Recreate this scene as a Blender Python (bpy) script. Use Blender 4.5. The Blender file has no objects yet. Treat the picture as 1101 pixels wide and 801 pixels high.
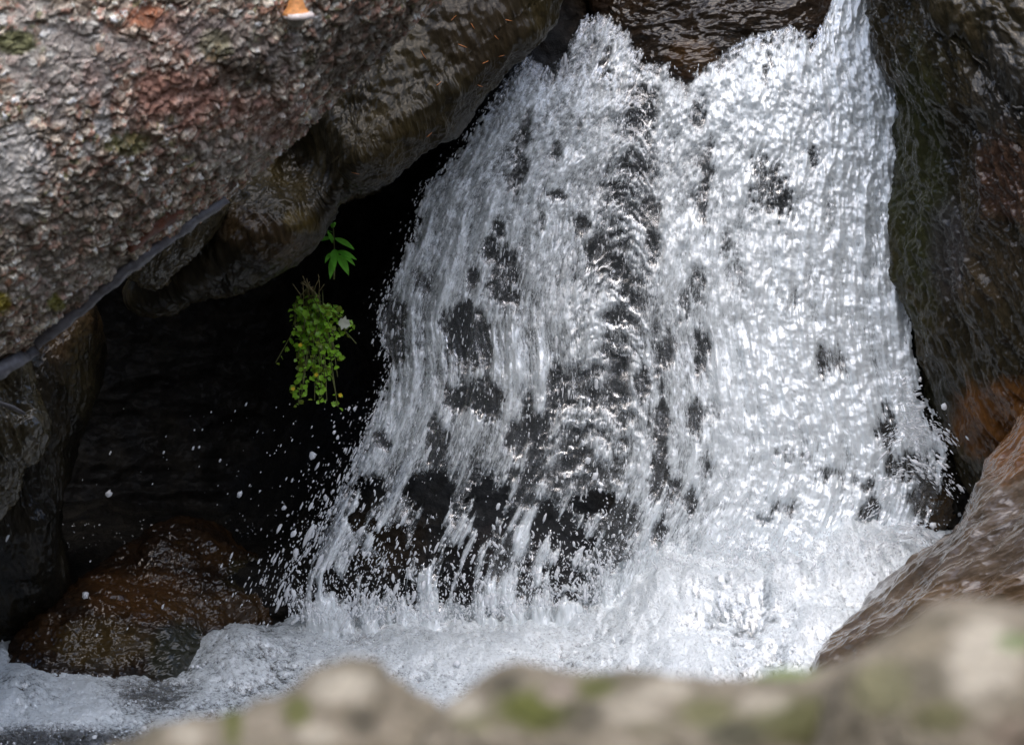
import bpy, math, random
import numpy as np
from mathutils import Vector

random.seed(7)
rng = np.random.default_rng(11)
S = bpy.context.scene
COL = S.collection
R = math.radians

# ------------------------------------------------------------------ camera
PITCH = R(18.0)
CP, SP = math.cos(PITCH), math.sin(PITCH)
DIST = 6.0
PX = 500.0                       # photo pixels per metre at the waterfall
F = np.array((0.0, CP, -SP)); RT = np.array((1.0, 0.0, 0.0)); UP = np.array((0.0, SP, CP))
CAM = -DIST * F
cd = bpy.data.cameras.new('camera'); cam = bpy.data.objects.new('camera', cd); COL.objects.link(cam)
cam.location = CAM; cam.rotation_euler = (math.pi / 2 - PITCH, 0, 0)
cd.sensor_width = 36.0; cd.lens = 36.0 * DIST / (1101.0 / PX)
cd.clip_start = 0.05; cd.clip_end = 500
cd.dof.use_dof = True; cd.dof.focus_distance = 5.95; cd.dof.aperture_fstop = 7.1
S.camera = cam

# ------------------------------------------------------------------ sky, sun, exposure
SUN_EL, SUN_AZ = R(75), R(172)    # azimuth clockwise from +Y (away from the camera)
w = bpy.data.worlds.new('World'); S.world = w; w.use_nodes = True
nt = w.node_tree; bg = nt.nodes['Background']
sky = nt.nodes.new('ShaderNodeTexSky'); sky.sky_type = 'NISHITA'; sky.sun_disc = False
sky.sun_elevation = SUN_EL; sky.sun_rotation = SUN_AZ
sky.dust_density = 2.5; sky.ozone_density = .8; sky.air_density = 1.0
nt.links.new(sky.outputs[0], bg.inputs['Color']); bg.inputs['Strength'].default_value = 0.15
sl = bpy.data.lights.new('sun', 'SUN'); sun = bpy.data.objects.new('sun', sl); COL.objects.link(sun)
sl.energy = 0.78; sl.angle = R(80); sl.color = (1.0, 0.975, 0.94)
sd = Vector((math.sin(SUN_AZ) * math.cos(SUN_EL), math.cos(SUN_AZ) * math.cos(SUN_EL), math.sin(SUN_EL)))
sun.rotation_euler = sd.to_track_quat('Z', 'Y').to_euler()
S.view_settings.view_transform = 'Standard'; S.view_settings.look = 'None'
S.view_settings.gamma = 1.0; S.view_settings.exposure = 1.08
S.render.engine = 'CYCLES'
S.cycles.use_denoising = True
S.cycles.max_bounces = 8; S.cycles.transparent_max_bounces = 12
S.cycles.sample_clamp_indirect = 6.0

# ------------------------------------------------------------------ maths helpers
def P(px, py, d):
    px, py, d = np.broadcast_arrays(np.asarray(px, float), np.asarray(py, float), np.asarray(d, float))
    k = d / (DIST * PX)
    return (CAM + d[..., None] * F + ((px - 550.5) * k)[..., None] * RT + ((400.5 - py) * k)[..., None] * UP)

def proj(co):
    v = co - CAM; d = v @ F
    return 550.5 + DIST * PX * (v @ RT) / d, 400.5 - DIST * PX * (v @ UP) / d, d

_perm = np.random.default_rng(3).permutation(256); _perm = np.concatenate([_perm, _perm, _perm])
_g3 = np.random.default_rng(4).normal(size=(256, 3)); _g3 /= np.linalg.norm(_g3, axis=1)[:, None]

def perlin(p):
    """gradient noise, p (n,3) -> about -1..1"""
    i = np.floor(p).astype(np.int64); f = p - i; i &= 255
    u = f * f * f * (f * (f * 6 - 15) + 10)
    def g(a, b, c):
        h = _perm[_perm[_perm[(i[:, 0] + a) & 255] + ((i[:, 1] + b) & 255)] + ((i[:, 2] + c) & 255)]
        q = _g3[h & 255]
        return q[:, 0] * (f[:, 0] - a) + q[:, 1] * (f[:, 1] - b) + q[:, 2] * (f[:, 2] - c)
    def L(a, b, t): return a + (b - a) * t
    return 1.5 * L(L(L(g(0,0,0), g(1,0,0), u[:,0]), L(g(0,1,0), g(1,1,0), u[:,0]), u[:,1]),
                   L(L(g(0,0,1), g(1,0,1), u[:,0]), L(g(0,1,1), g(1,1,1), u[:,0]), u[:,1]), u[:,2])

def fbm(p, oct=4, gain=0.5, ridged=False):
    s = 0; a = 1.0; n = 0
    q = p
    for o in range(oct):
        v = perlin(q)
        if ridged: v = 1 - 2 * np.abs(v)
        s = s + a * v; n += a; a *= gain; q = q * 2.03 + 17.3
    return s / n

def noise2(x, y, z=0.0, oct=4, gain=0.5, ridged=False):
    sh = x.shape
    p = np.stack([x.ravel(), np.broadcast_to(y, sh).ravel(), np.full(x.size, z)], 1)
    return fbm(p, oct, gain, ridged).reshape(sh)

def worley(p, seed=0):
    """F1, F2 and a random number 0..1 per nearest cell; p (n,3)"""
    r = np.random.default_rng(seed); J = r.random((256, 3)); I = r.random(256)
    i = np.floor(p).astype(np.int64)
    f1 = np.full(len(p), 9.0); f2 = f1.copy(); cid = np.zeros(len(p))
    for a in (-1, 0, 1):
        for b in (-1, 0, 1):
            for c in (-1, 0, 1):
                j = i + (a, b, c)
                h = _perm[_perm[_perm[j[:, 0] & 255] + (j[:, 1] & 255)] + (j[:, 2] & 255)]
                d = np.linalg.norm(j + J[h] - p, axis=1)
                nw = d < f1
                f2 = np.where(nw, f1, np.minimum(f2, d)); cid = np.where(nw, I[h], cid); f1 = np.where(nw, d, f1)
    return f1, f2, cid

def sstep(a, b, x):
    t = np.clip((x - a) / (b - a), 0, 1); return t * t * (3 - 2 * t)

def interp(pts, x):
    a = np.array(pts, float); return np.interp(x, a[:, 0], a[:, 1])

def closed_curve(pts, n):
    p = np.array(pts, float); m = len(p)
    t = np.linspace(0, m, n, endpoint=False); i = t.astype(int); f = (t - i)[:, None]
    a, b, c, d = p[(i - 1) % m], p[i % m], p[(i + 1) % m], p[(i + 2) % m]
    return 0.5 * (2*b + (c-a)*f + (2*a-5*b+4*c-d)*f**2 + (3*b-a-3*c+d)*f**3)

# ------------------------------------------------------------------ mesh helpers
def make_mesh(name, co, quads=None, tris=None, attrs=None, mat=None, parent=None, smooth=True):
    me = bpy.data.meshes.new(name)
    co = np.ascontiguousarray(co, np.float32)
    me.vertices.add(len(co)); me.vertices.foreach_set('co', co.ravel())
    li = []; st = []; tot = []; o = 0
    for arr, k in ((quads, 4), (tris, 3)):
        if arr is None or len(arr) == 0: continue
        arr = np.asarray(arr, np.int32); li.append(arr.ravel())
        st.append(o + k * np.arange(len(arr))); o += arr.size
    li = np.concatenate(li); st = np.concatenate(st)
    me.loops.add(len(li)); me.loops.foreach_set('vertex_index', li.astype(np.int32))
    me.polygons.add(len(st)); me.polygons.foreach_set('loop_start', st.astype(np.int32))
    me.update(calc_edges=True)
    me.validate(clean_customdata=False)
    me.polygons.foreach_set('use_smooth', np.full(len(me.polygons), smooth))
    for k, v in (attrs or {}).items():
        v = np.asarray(v, np.float32)
        if v.ndim == 1:
            at = me.attributes.new(k, 'FLOAT', 'POINT'); at.data.foreach_set('value', v)
        elif v.shape[1] == 4:
            at = me.attributes.new(k, 'FLOAT_COLOR', 'POINT'); at.data.foreach_set('color', v.ravel())
        else:
            at = me.attributes.new(k, 'FLOAT_VECTOR', 'POINT'); at.data.foreach_set('vector', v.ravel())
    if mat: me.materials.append(mat)
    o = bpy.data.objects.new(name, me); COL.objects.link(o)
    if parent: o.parent = parent
    return o

def grid_faces(nr, nc, wrap=False):
    r = np.arange(nr - 1)[:, None]; c = np.arange(nc if wrap else nc - 1)[None]
    c2 = (c + 1) % nc
    return np.stack([r*nc + c, r*nc + c2, (r+1)*nc + c2, (r+1)*nc + c], -1).reshape(-1, 4)

def grid_normals(G):
    """G (nr,nc,3) -> unit normals (facing either way)"""
    n = np.cross(np.gradient(G, axis=1), np.gradient(G, axis=0))
    return n / (np.linalg.norm(n, axis=-1, keepdims=True) + 1e-12)

def disp(co, spec):
    """spec: list of (amp, freq, octaves, ridged, direction or None, stretch)"""
    h = np.zeros(len(co))
    for amp, freq, oc, rd, dr, stc in spec:
        q = co
        if dr is not None:
            u = np.array(dr, float); u /= np.linalg.norm(u)
            q = co + np.outer(co @ u, u) * (1.0 / stc - 1)
        h += amp * fbm(q * freq + amp * 1000, oc, 0.5, rd)
    return h

def stain_attr(co, stains):
    """patches of another colour (moss, ochre, lichen): (px,py,rx,ry,(r,g,b),strength)"""
    x, y, _ = proj(co)
    n = fbm(co * 14, 4); n2 = fbm(co * 60 + 5, 3)
    rgb = np.zeros((len(co), 3)); al = np.zeros(len(co))
    for sx, sy, rx, ry, c, s in stains:
        q = ((x - sx) / rx) ** 2 + ((y - sy) / ry) ** 2
        a = s * sstep(1.25, 0.2, q + n * 0.7 + n2 * 0.35)
        rgb = rgb * (1 - a[:, None]) + np.array(c) * a[:, None]; al = al + (1 - al) * a
    return np.concatenate([rgb / np.maximum(al, 1e-4)[:, None], al[:, None]], 1)

def label(o, text=None, cat=None, group=None, kind=None):
    if text: o['label'] = text
    if cat: o['category'] = cat
    if group: o['group'] = group
    if kind: o['kind'] = kind
    return o

def empty(name, loc):
    o = bpy.data.objects.new(name, None); COL.objects.link(o); o.location = loc; o.empty_display_size = 0.05
    return o

def boulder(name, outline, d0, front, back, mat, spec, tilt=(0, 0), center=None, nth=420, nph=150, power=1.0, bumps=(), stains=()):
    """closed rock: a traced silhouette at its own distance, bulging towards and away from the camera"""
    c = np.array(center if center is not None else np.mean(outline, 0), float)
    oc = closed_curve(outline, nth)
    nb = max(20, nph // 4)
    phi = np.concatenate([np.linspace(0.012, math.pi/2, nph), np.linspace(math.pi/2, math.pi - 0.02, nb)[1:]])
    t = np.sin(phi)[:, None]; cs = np.cos(phi)[:, None]
    px = c[0] + t * (oc[:, 0] - c[0])[None]; py = c[1] + t * (oc[:, 1] - c[1])[None]
    off = np.where(cs > 0, -front * np.abs(cs) ** power, back * np.abs(cs) ** 0.8)
    d = d0 + off + tilt[0] * (px - c[0]) / PX + tilt[1] * (py - c[1]) / PX
    fr = np.clip(cs * 3, 0, 1)
    for bx, by, br, ba in bumps:
        d = d - ba * fr * np.exp(-((px - bx) ** 2 + (py - by) ** 2) / br ** 2)
    G = P(px, py, d)
    n = grid_normals(np.concatenate([G[:, -1:], G, G[:, :1]], 1))[:, 1:-1]
    if np.sum(n[nph // 2] @ F) > 0: n = -n
    co = G.reshape(-1, 3); nn = n.reshape(-1, 3)
    co = co + nn * disp(co, spec)[:, None]
    nr = len(phi)
    q = grid_faces(nr, nth, True)
    top, bot = co[:nth].mean(0), co[-nth:].mean(0)
    k = np.arange(nth)
    t1 = np.stack([np.full(nth, nr*nth), (k+1) % nth, k], 1)
    t2 = np.stack([np.full(nth, nr*nth+1), (nr-1)*nth + k, (nr-1)*nth + (k+1) % nth], 1)
    co = np.concatenate([co, [top, bot]])
    return make_mesh(name, co, q, np.concatenate([t1, t2]), {'stain': stain_attr(co, stains)}, mat)

# ------------------------------------------------------------------ materials
class NT:
    def __init__(s, name):
        s.m = bpy.data.materials.new(name); s.m.use_nodes = True; s.t = s.m.node_tree
        s.t.nodes.clear(); s.out = s.n('OutputMaterial')
    def n(s, t, **kw):
        o = s.t.nodes.new('ShaderNode' + t)
        for k, v in kw.items():
            if k in o.bl_rna.properties: setattr(o, k, v)
            else: s.set(o.inputs[k], v)
        return o
    def set(s, i, v):
        if isinstance(v, bpy.types.NodeSocket): s.t.links.new(v, i)
        elif isinstance(v, bpy.types.Node): s.t.links.new(v.outputs[0], i)
        else: i.default_value = v
    def noise(s, vec, scale, detail=4, rough=0.55, dist=0.0):
        return s.n('TexNoise', Vector=vec, Scale=scale, Detail=detail, Roughness=rough, Distortion=dist).outputs['Fac']
    def ramp(s, fac, stops):
        r = s.n('ValToRGB', Fac=fac); e = r.color_ramp.elements
        while len(e) < len(stops): e.new(0.5)
        for k, (p, c) in enumerate(stops):
            e[k].position = p; e[k].color = (c if isinstance(c, tuple) else (c, c, c)) + (1,)
        return r.outputs['Color']
    def math(s, op, a, b=0.0, clamp=False):
        o = s.n('Math', operation=op, use_clamp=clamp); s.set(o.inputs[0], a); s.set(o.inputs[1], b); return o.outputs[0]
    def mix(s, f, a, b, kind='MIX'):
        o = s.n('MixRGB', blend_type=kind, Fac=f); s.set(o.inputs['Color1'], a); s.set(o.inputs['Color2'], b); return o.outputs[0]
    def bump(s, h, strength, dist, normal=None):
        o = s.n('Bump', Strength=strength, Distance=dist, Height=h)
        if normal is not None: s.set(o.inputs['Normal'], normal)
        return o.outputs[0]

def c4(c): return tuple(c) + (1.0,)

def dir_coords(k, direction, stretch):
    """object coordinates squeezed along a direction so that noise runs in streaks that way"""
    co = k.n('TexCoord').outputs['Object']
    if direction is None: return co
    z = Vector(direction).normalized()
    rot = z.to_track_quat('Z', 'Y').inverted().to_euler()
    m = k.n('Mapping', Vector=co); m.inputs['Rotation'].default_value = rot
    m2 = k.n('Mapping', Vector=m); m2.inputs['Scale'].default_value = (1, 1, 1.0 / stretch)
    return m2.outputs[0]

def rock_mat(name, cols, scale=9, direction=None, stretch=4, rough=(0.2, 0.55), bumps=((60, .5, .004), (240, .4, .0015)), spec=0.5, coat=0.0):
    k = NT(name); v = dir_coords(k, direction, stretch)
    n1 = k.noise(v, scale, 6, .62, .4); n2 = k.noise(v, scale * 7, 4, .6)
    f = k.math('ADD', k.math('MULTIPLY', n1, .7), k.math('MULTIPLY', n2, .3))
    m = len(cols)
    base = k.ramp(f, [(0.30 + 0.40 * i / max(1, m - 1), c) for i, c in enumerate(cols)])
    st = k.n('Attribute', attribute_name='stain')
    base = k.mix(st.outputs['Alpha'], base, k.mix(0.55, st.outputs['Color'], k.ramp(n2, [(.25, .35), (.75, 1.6)]), 'MULTIPLY'))
    nor = None
    for i, (sc, stg, ds) in enumerate(bumps):
        nor = k.bump(k.noise(v, sc, 5, .6, .3), stg, ds, nor)
        if i == 0: coarse = k.bump(k.noise(v, sc, 2, .5, .3), stg * .55, ds)
    r = k.n('MapRange', Value=k.noise(v, scale * 3, 4, .6)); r.inputs['From Min'].default_value = .3; r.inputs['From Max'].default_value = .7
    r.inputs['To Min'].default_value = rough[0]; r.inputs['To Max'].default_value = rough[1]
    b = k.n('BsdfPrincipled', Normal=nor, Roughness=r.outputs[0]); k.set(b.inputs['Base Color'], base)
    b.inputs['Specular IOR Level'].default_value = spec
    b.inputs['Coat Weight'].default_value = coat; b.inputs['Coat Roughness'].default_value = .07
    if coat: k.set(b.inputs['Coat Normal'], coarse)
    k.set(k.out.inputs['Surface'], b); return k.m

def plain_mat(name, col, rough=.5, var=.25, scale=60, bump=.3, spec=.4, trans=0.0):
    k = NT(name); v = k.n('TexCoord').outputs['Object']; n = k.noise(v, scale, 4, .6)
    lo = tuple(c * (1 - var) for c in col); hi = tuple(min(1, c * (1 + var)) for c in col)
    b = k.n('BsdfPrincipled', Roughness=rough, Normal=k.bump(n, bump, .001)); k.set(b.inputs['Base Color'], k.ramp(n, [(.3, lo), (.7, hi)]))
    b.inputs['Specular IOR Level'].default_value = spec
    if trans:
        tr = k.n('BsdfTranslucent'); tr.inputs['Color'].default_value = c4([min(1, c * 1.5) for c in col])
        mx = k.n('MixShader', Fac=trans); k.set(mx.inputs[1], b); k.set(mx.inputs[2], tr); k.set(k.out.inputs['Surface'], mx)
    else: k.set(k.out.inputs['Surface'], b)
    return k.m

def water_mat(name, fine=(260, 700), white=(.82, .885, .91), clear=(.62, .66, .68), gloss=.25):
    """aerated water: white foam where the foam attribute is high, clear glossy film where it is low"""
    k = NT(name); fl = k.n('Attribute', attribute_name='flow').outputs['Vector']
    fo = k.n('Attribute', attribute_name='foam').outputs['Fac']
    na = k.noise(fl, fine[0], 3, .6, .6); nb = k.noise(fl, fine[1], 2, .6)
    ch = k.math('MULTIPLY', k.math('ADD', k.n('Attribute', attribute_name='churn').outputs['Fac'], .2), .8)
    f = k.math('ADD', fo, k.math('MULTIPLY', k.math('SUBTRACT', na, .5), .9))
    f = k.math('ADD', f, k.math('MULTIPLY', k.math('SUBTRACT', nb, .5), .5))
    f = k.n('MapRange', interpolation_type='SMOOTHSTEP', Value=f); f.inputs['From Min'].default_value = .24; f.inputs['From Max'].default_value = .90; f.inputs['To Min'].default_value = .05
    nor = k.bump(na, ch, .006); nor = k.bump(nb, ch, .0022, nor)
    body = k.n('BsdfPrincipled', Roughness=.5, Normal=nor); body.inputs['Base Color'].default_value = c4(white); body.inputs['Specular IOR Level'].default_value = .2
    skin = k.n('BsdfGlossy', Roughness=.19, Normal=nor); skin.inputs['Color'].default_value = (.95, .97, 1, 1)
    foam = k.n('MixShader', Fac=gloss); k.set(foam.inputs[1], body); k.set(foam.inputs[2], skin)
    gl = k.n('BsdfGlossy', Roughness=.06, Normal=nor); tr = k.n('BsdfTransparent'); tr.inputs['Color'].default_value = c4(clear)
    fr = k.n('Fresnel', IOR=1.33, Normal=nor)
    cl = k.n('MixShader', Fac=fr); k.set(cl.inputs[1], tr); k.set(cl.inputs[2], gl)
    mx = k.n('MixShader', Fac=f.outputs[0]); k.set(mx.inputs[1], cl); k.set(mx.inputs[2], foam)
    k.set(k.out.inputs['Surface'], mx); return k.m

def drop_mat():
    k = NT('water drops')
    b = k.n('BsdfPrincipled', Roughness=.08); b.inputs['Base Color'].default_value = (.82, .85, .88, 1); b.inputs['Specular IOR Level'].default_value = .7
    tr = k.n('BsdfTransparent'); mx = k.n('MixShader', Fac=.35); k.set(mx.inputs[1], b); k.set(mx.inputs[2], tr)
    k.set(k.out.inputs['Surface'], mx); return k.m

M_face = rock_mat('black wet rock', [(.003, .003, .003), (.010, .009, .0075), (.028, .024, .018)], 10, None, 1, (.4, .7), ((60, .9, .008), (220, .9, .003)), .08, .03)
M_over = rock_mat('dark olive wet rock', [(.006, .005, .0025), (.020, .0155, .006), (.048, .036, .013)], 12, (.25, -.1, -1), 5, (.4, .7), ((70, .7, .006), (200, .5, .002)), .12, .28)
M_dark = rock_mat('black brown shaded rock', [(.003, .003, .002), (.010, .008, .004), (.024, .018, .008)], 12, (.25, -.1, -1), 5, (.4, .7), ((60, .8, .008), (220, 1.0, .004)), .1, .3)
M_ochre = rock_mat('yellowish wet rock', [(.012, .010, .006), (.055, .044, .020), (.12, .095, .05)], 30, (.5, 0, 1), 2.5, (.4, .7), ((80, .8, .006), (260, 1.0, .003)), .12, .9)
M_cliff = rock_mat('ridged dark wet rock', [(.006, .005, .003), (.027, .021, .008), (.062, .043, .017)], 14, (.45, -.2, -.9), 5, (.4, .7), ((70, .75, .008), (210, 1.0, .004)), .12, .6)
M_brown = rock_mat('rusty brown wet rock', [(.003, .0025, .002), (.018, .0085, .003), (.055, .026, .007)], 9, (1, 0, .25), 2, (.4, .7), ((60, .9, .008), (210, 1.0, .004)), .12, .7)
M_slab = rock_mat('brown rock under a film of water', [(.03, .022, .014), (.09, .064, .042), (.17, .125, .085)], 10, (1, -.2, .55), 4, (.08, .22), ((34, .5, .010), (110, .6, .004)), .5, 1.0)
M_fore = rock_mat('pale mossy stone', [(.07, .064, .038), (.20, .17, .12), (.34, .29, .22)], 26, None, 1, (.6, .9), ((160, .5, .002), (600, .5, .001)), .3)
M_bed = rock_mat('stream bed gravel', [(.015, .014, .010), (.03, .027, .02), (.05, .045, .03)], 1.5, None, 1, (.5, .9), ((8, .5, .03),), .3)
M_water = water_mat('falling water')
M_pool = water_mat('churning water', (150, 420), (.70, .76, .785), gloss=.25)
M_drop = drop_mat()

# ------------------------------------------------------------------ terrain: stream bed, plus unseen slopes added to block low sky light
def terrain():
    a = np.concatenate([-np.geomspace(70, 3.2, 34), np.linspace(-3, 3, 31), np.geomspace(3.2, 70, 34)])
    X, Y = np.meshgrid(a, a)
    z = interp([(-70, 40), (-25, 16), (-12, 6.5), (-8, 2.2), (-6.5, .55), (-5.4, .75), (-4.2, .82), (-3.4, .3), (-2.4, -.6), (-1.5, -.95), (1.2, -.95), (1.7, 1.2), (3, 3.4), (10, 14), (30, 34), (70, 50)], Y)  # slopes behind camera and fall raised so light comes from above
    z = z + np.where(np.abs(X) > 2.5, (np.abs(X) - 2.5) * .55 * np.clip(1 - np.abs(X) / 120, .3, 1), 0) * (1 - np.exp(-((Y + 5) / 3) ** 2) * np.exp(-(X / 8) ** 2))
    z = z + .12 * noise2(X * .8, Y * .8, 1.0, 4) * sstep(1.6, 3.5, np.hypot(X, Y + 1.5))
    co = np.stack([X, Y, z], -1)
    o = make_mesh('stream_bed_blocking_slopes', co.reshape(-1, 3), grid_faces(len(a), len(a)), None, {'stain': np.zeros((X.size, 4))}, M_bed)
    label(o, kind='structure')
terrain()

# ------------------------------------------------------------------ the rock behind the fall and the hollow beside it
LEFT = [(-120, 600), (20, 600), (60, 560), (80, 545), (150, 500), (180, 478), (200, 455), (260, 440), (320, 413), (345, 403), (400, 418), (470, 390), (530, 364), (580, 338), (620, 306), (660, 318), (760, 330)]
RIGHT = [(-120, 968), (0, 950), (45, 938), (100, 964), (180, 974), (240, 971), (300, 979), (370, 981), (430, 994), (480, 1018), (540, 1012), (580, 990), (760, 960)]
TOP = [(500, 110), (540, 85), (565, 58), (585, 70), (605, 62), (615, 35), (628, 17), (655, 12), (675, 26), (682, 50), (690, 54), (720, 64), (735, 72), (770, 60), (800, 40), (850, 25), (873, 42), (890, 12), (900, -30), (905, -120), (970, -120)]

def d_rock(x, y, hollow=1.0):
    d = 6.12 + (400 - y) / PX * .10
    q = (72 - y) / 22
    d = d + 22 * np.logaddexp(0, q) / PX * .5
    lf = interp(LEFT, y)
    d = d + hollow * sstep(lf + 40, lf - 120, x) * sstep(60, 230, y) * sstep(640, 540, y)
    d = d - .05 * np.exp(-((x - 830) / 130) ** 2)
    return d

def rock_face():
    xs = np.linspace(-380, 1480, 820); ys = np.linspace(-420, 900, 600)
    X, Y = np.meshgrid(xs, ys)
    G = P(X, Y, d_rock(X, Y)); n = grid_normals(G); n = np.where((n @ F)[..., None] > 0, -n, n)
    co = G.reshape(-1, 3)
    h = disp(co, [(.05, 3.5, 3, False, None, 1), (.022, 11, 4, True, (1, 0, .1), 2.0), (.006, 50, 3, False, None, 1)])
    co = co + n.reshape(-1, 3) * h[:, None]
    st = stain_attr(co, [(660, 330, 330, 420, (.040, .041, .043), .95), (770, 10, 190, 95, (.040, .024, .010), .95), (890, 391, 40, 30, (.10, .07, .05), .9), (415, 575, 50, 45, (.028, .018, .008), .7),
                         (700, 520, 70, 90, (.045, .036, .028), .8), (540, 610, 50, 50, (.04, .034, .034), .7), (960, 500, 50, 70, (.06, .04, .02), .8), (840, 550, 60, 30, (.05, .04, .03), .8)])
    o = make_mesh('rock_face', co, grid_faces(len(ys), len(xs)), None, {'stain': st}, M_face)
    label(o, kind='structure')
rock_face()

# ------------------------------------------------------------------ boulders
dn = (.25, -.1, -1)
o = boulder('boulder', [(640, -120), (600, -20), (585, 20), (556, 55), (528, 85), (503, 112), (482, 137), (454, 152), (427, 174), (400, 196), (375, 208), (354, 216), (342, 236), (328, 260), (310, 273), (288, 288), (250, 302), (212, 314), (172, 332), (142, 320), (165, 280), (215, 200), (300, 70), (380, -60), (480, -140)],
    5.74, .16, 1.1, M_over, [(.045, 4.5, 4, False, None, 1), (.010, 10, 3, True, (.6, 0, .8), 1.6), (.010, 24, 4, True, dn, 5), (.003, 75, 3, True, dn, 5)], (-.10, -.12), (385, 155), 900, 300, .6,
    [(378, 165, 48, .09), (440, 120, 60, .05), (334, 178, 34, -.09), (305, 150, 40, -.07), (285, 255, 42, .09), (215, 300, 50, .03)], [(400, 150, 50, 40, (.042, .031, .011), .7), (300, 262, 36, 24, (.055, .034, .013), .7), (325, 238, 20, 18, (.075, .052, .010), .8), (265, 245, 30, 26, (.045, .026, .010), .6), (520, 30, 60, 60, (.022, .015, .008), .7)])
label(o, 'long dark wet ledge overhanging the hollow, reaching from the log to the fall', 'rock')
o = boulder('boulder', [(135, 290), (150, 255), (185, 215), (225, 200), (244, 220), (228, 260), (203, 286), (170, 307), (148, 304)],
    5.62, .12, .25, M_ochre, [(.02, 9, 3, False, None, 1), (.008, 40, 4, True, (.5, 0, 1), 2.5), (.003, 110, 3, False, None, 1)], (0, .2), None, 300, 110, .8)
label(o, 'small yellowish rough boulder tucked right under the edge of the log', 'boulder')
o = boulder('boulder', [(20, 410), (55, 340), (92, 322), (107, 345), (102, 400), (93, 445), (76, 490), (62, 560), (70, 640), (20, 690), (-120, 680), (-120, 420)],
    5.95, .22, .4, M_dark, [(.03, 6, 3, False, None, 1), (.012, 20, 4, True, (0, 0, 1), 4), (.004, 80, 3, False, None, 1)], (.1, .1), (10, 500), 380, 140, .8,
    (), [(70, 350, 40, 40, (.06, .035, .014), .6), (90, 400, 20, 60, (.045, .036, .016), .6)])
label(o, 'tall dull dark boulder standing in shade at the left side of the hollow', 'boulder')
o = boulder('boulder', [(-120, 380), (-20, 366), (14, 376), (29, 396), (34, 422), (46, 450), (43, 486), (22, 503), (8, 540), (-60, 590), (-120, 590)],
    5.55, .16, .3, M_ochre, [(.022, 9, 3, False, None, 1), (.016, 28, 3, True, (.35, 0, -1), 4), (.004, 110, 3, False, None, 1)], (.1, 0), (-45, 460), 320, 120, .8,
    [(18, 395, 20, .04), (36, 460, 15, .03)])
label(o, 'grooved glistening boulder at the left picture edge below the grey twig', 'boulder')
o = boulder('boulder', [(20, 720), (45, 665), (100, 625), (150, 592), (190, 568), (230, 574), (268, 598), (320, 606), (360, 622), (410, 640), (440, 700), (330, 740), (215, 790), (100, 810), (30, 790)],
    6.18, .25, .3, M_brown, [(.05, 5, 3, False, None, 1), (.018, 16, 4, True, (1, 0, .2), 2), (.006, 60, 3, False, None, 1)], (.7, -.55), (220, 690), 520, 190, .75,
    [(190, 715, 45, .07)], [(150, 640, 70, 34, (.065, .028, .007), .8), (240, 655, 80, 24, (.055, .028, .008), .7), (300, 620, 60, 25, (.03, .028, .012), .8), (190, 705, 40, 40, (.018, .022, .012), .8), (110, 690, 60, 30, (.07, .045, .012), .7)])
label(o, 'low rusty brown wet boulder in the spray at the foot of the fall', 'boulder')
o = boulder('boulder', [(958, -140), (955, -40), (952, 20), (957, 55), (974, 100), (983, 180), (980, 240), (984, 300), (984, 370), (1000, 420), (1026, 486), (1044, 530), (1080, 550), (1130, 540), (1300, 490), (1420, 300), (1400, -160)],
    6.02, .62, .5, M_cliff, [(.05, 4, 3, False, None, 1), (.035, 9, 5, True, (.45, -.2, -.9), 4), (.015, 42, 4, True, (.45, -.2, -.9), 3.5), (.005, 100, 2, False, (.45, -.2, -.9), 2)], (-.35, .25), (1190, 190), 760, 320, .85,
    [(1000, 60, 60, .05)], [(1075, 450, 62, 48, (.13, .050, .008), .9), (1000, 440, 30, 40, (.02, .02, .01), .8), (1075, 100, 40, 70, (.03, .028, .024), .6), (985, 200, 40, 170, (.030, .034, .008), .8), (1060, 290, 60, 50, (.06, .042, .022), .6), (1082, 190, 40, 60, (.075, .036, .022), .7), (1020, 270, 25, 60, (.045, .042, .042), .7)])
label(o, 'big dark ridged wet rock wall running up the right side of the fall', 'rock')
o = boulder('boulder', [(628, -110), (640, 5), (665, 45), (700, 72), (740, 88), (785, 80), (830, 62), (880, 60), (905, 10), (920, -110), (800, -170), (700, -160)],
    6.27, .09, .3, M_brown, [(.03, 6, 3, False, None, 1), (.014, 18, 4, True, (1, 0, .1), 2.5), (.006, 60, 3, True, (1, 0, .1), 2.5)], (0, -.55), (770, -20), 420, 150, .8, (), [(770, 20, 130, 70, (.016, .011, .006), .8), (745, 60, 30, 20, (.06, .03, .008), .7)])
label(o, 'brown wet rock at the lip, parting the water at the top of the fall', 'boulder')
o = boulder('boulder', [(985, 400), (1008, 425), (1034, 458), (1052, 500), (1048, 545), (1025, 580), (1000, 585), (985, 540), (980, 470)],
    6.14, .08, .3, M_dark, [(.02, 10, 3, False, None, 1), (.008, 40, 4, True, None, 1)], (0, 0), None, 260, 90)  # black rock fills the crevice, its shade put into the colour
label(o, 'narrow black boulder standing in for the shaded crevice beside the fall', 'boulder')
o = boulder('boulder', [(925, 565), (945, 510), (975, 482), (1005, 472), (1028, 490), (1036, 525), (1026, 562), (1000, 585), (960, 600), (930, 592)],
    6.17, .14, .2, M_brown, [(.02, 9, 3, False, None, 1), (.008, 40, 4, True, None, 1), (.003, 120, 3, False, None, 1)], (0, -.3), None, 300, 110, .8, (), [(1000, 540, 50, 40, (.09, .06, .03), .7)])
label(o, 'small brown boulder washed by the splashes right of the boiling foam', 'boulder')
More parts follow.
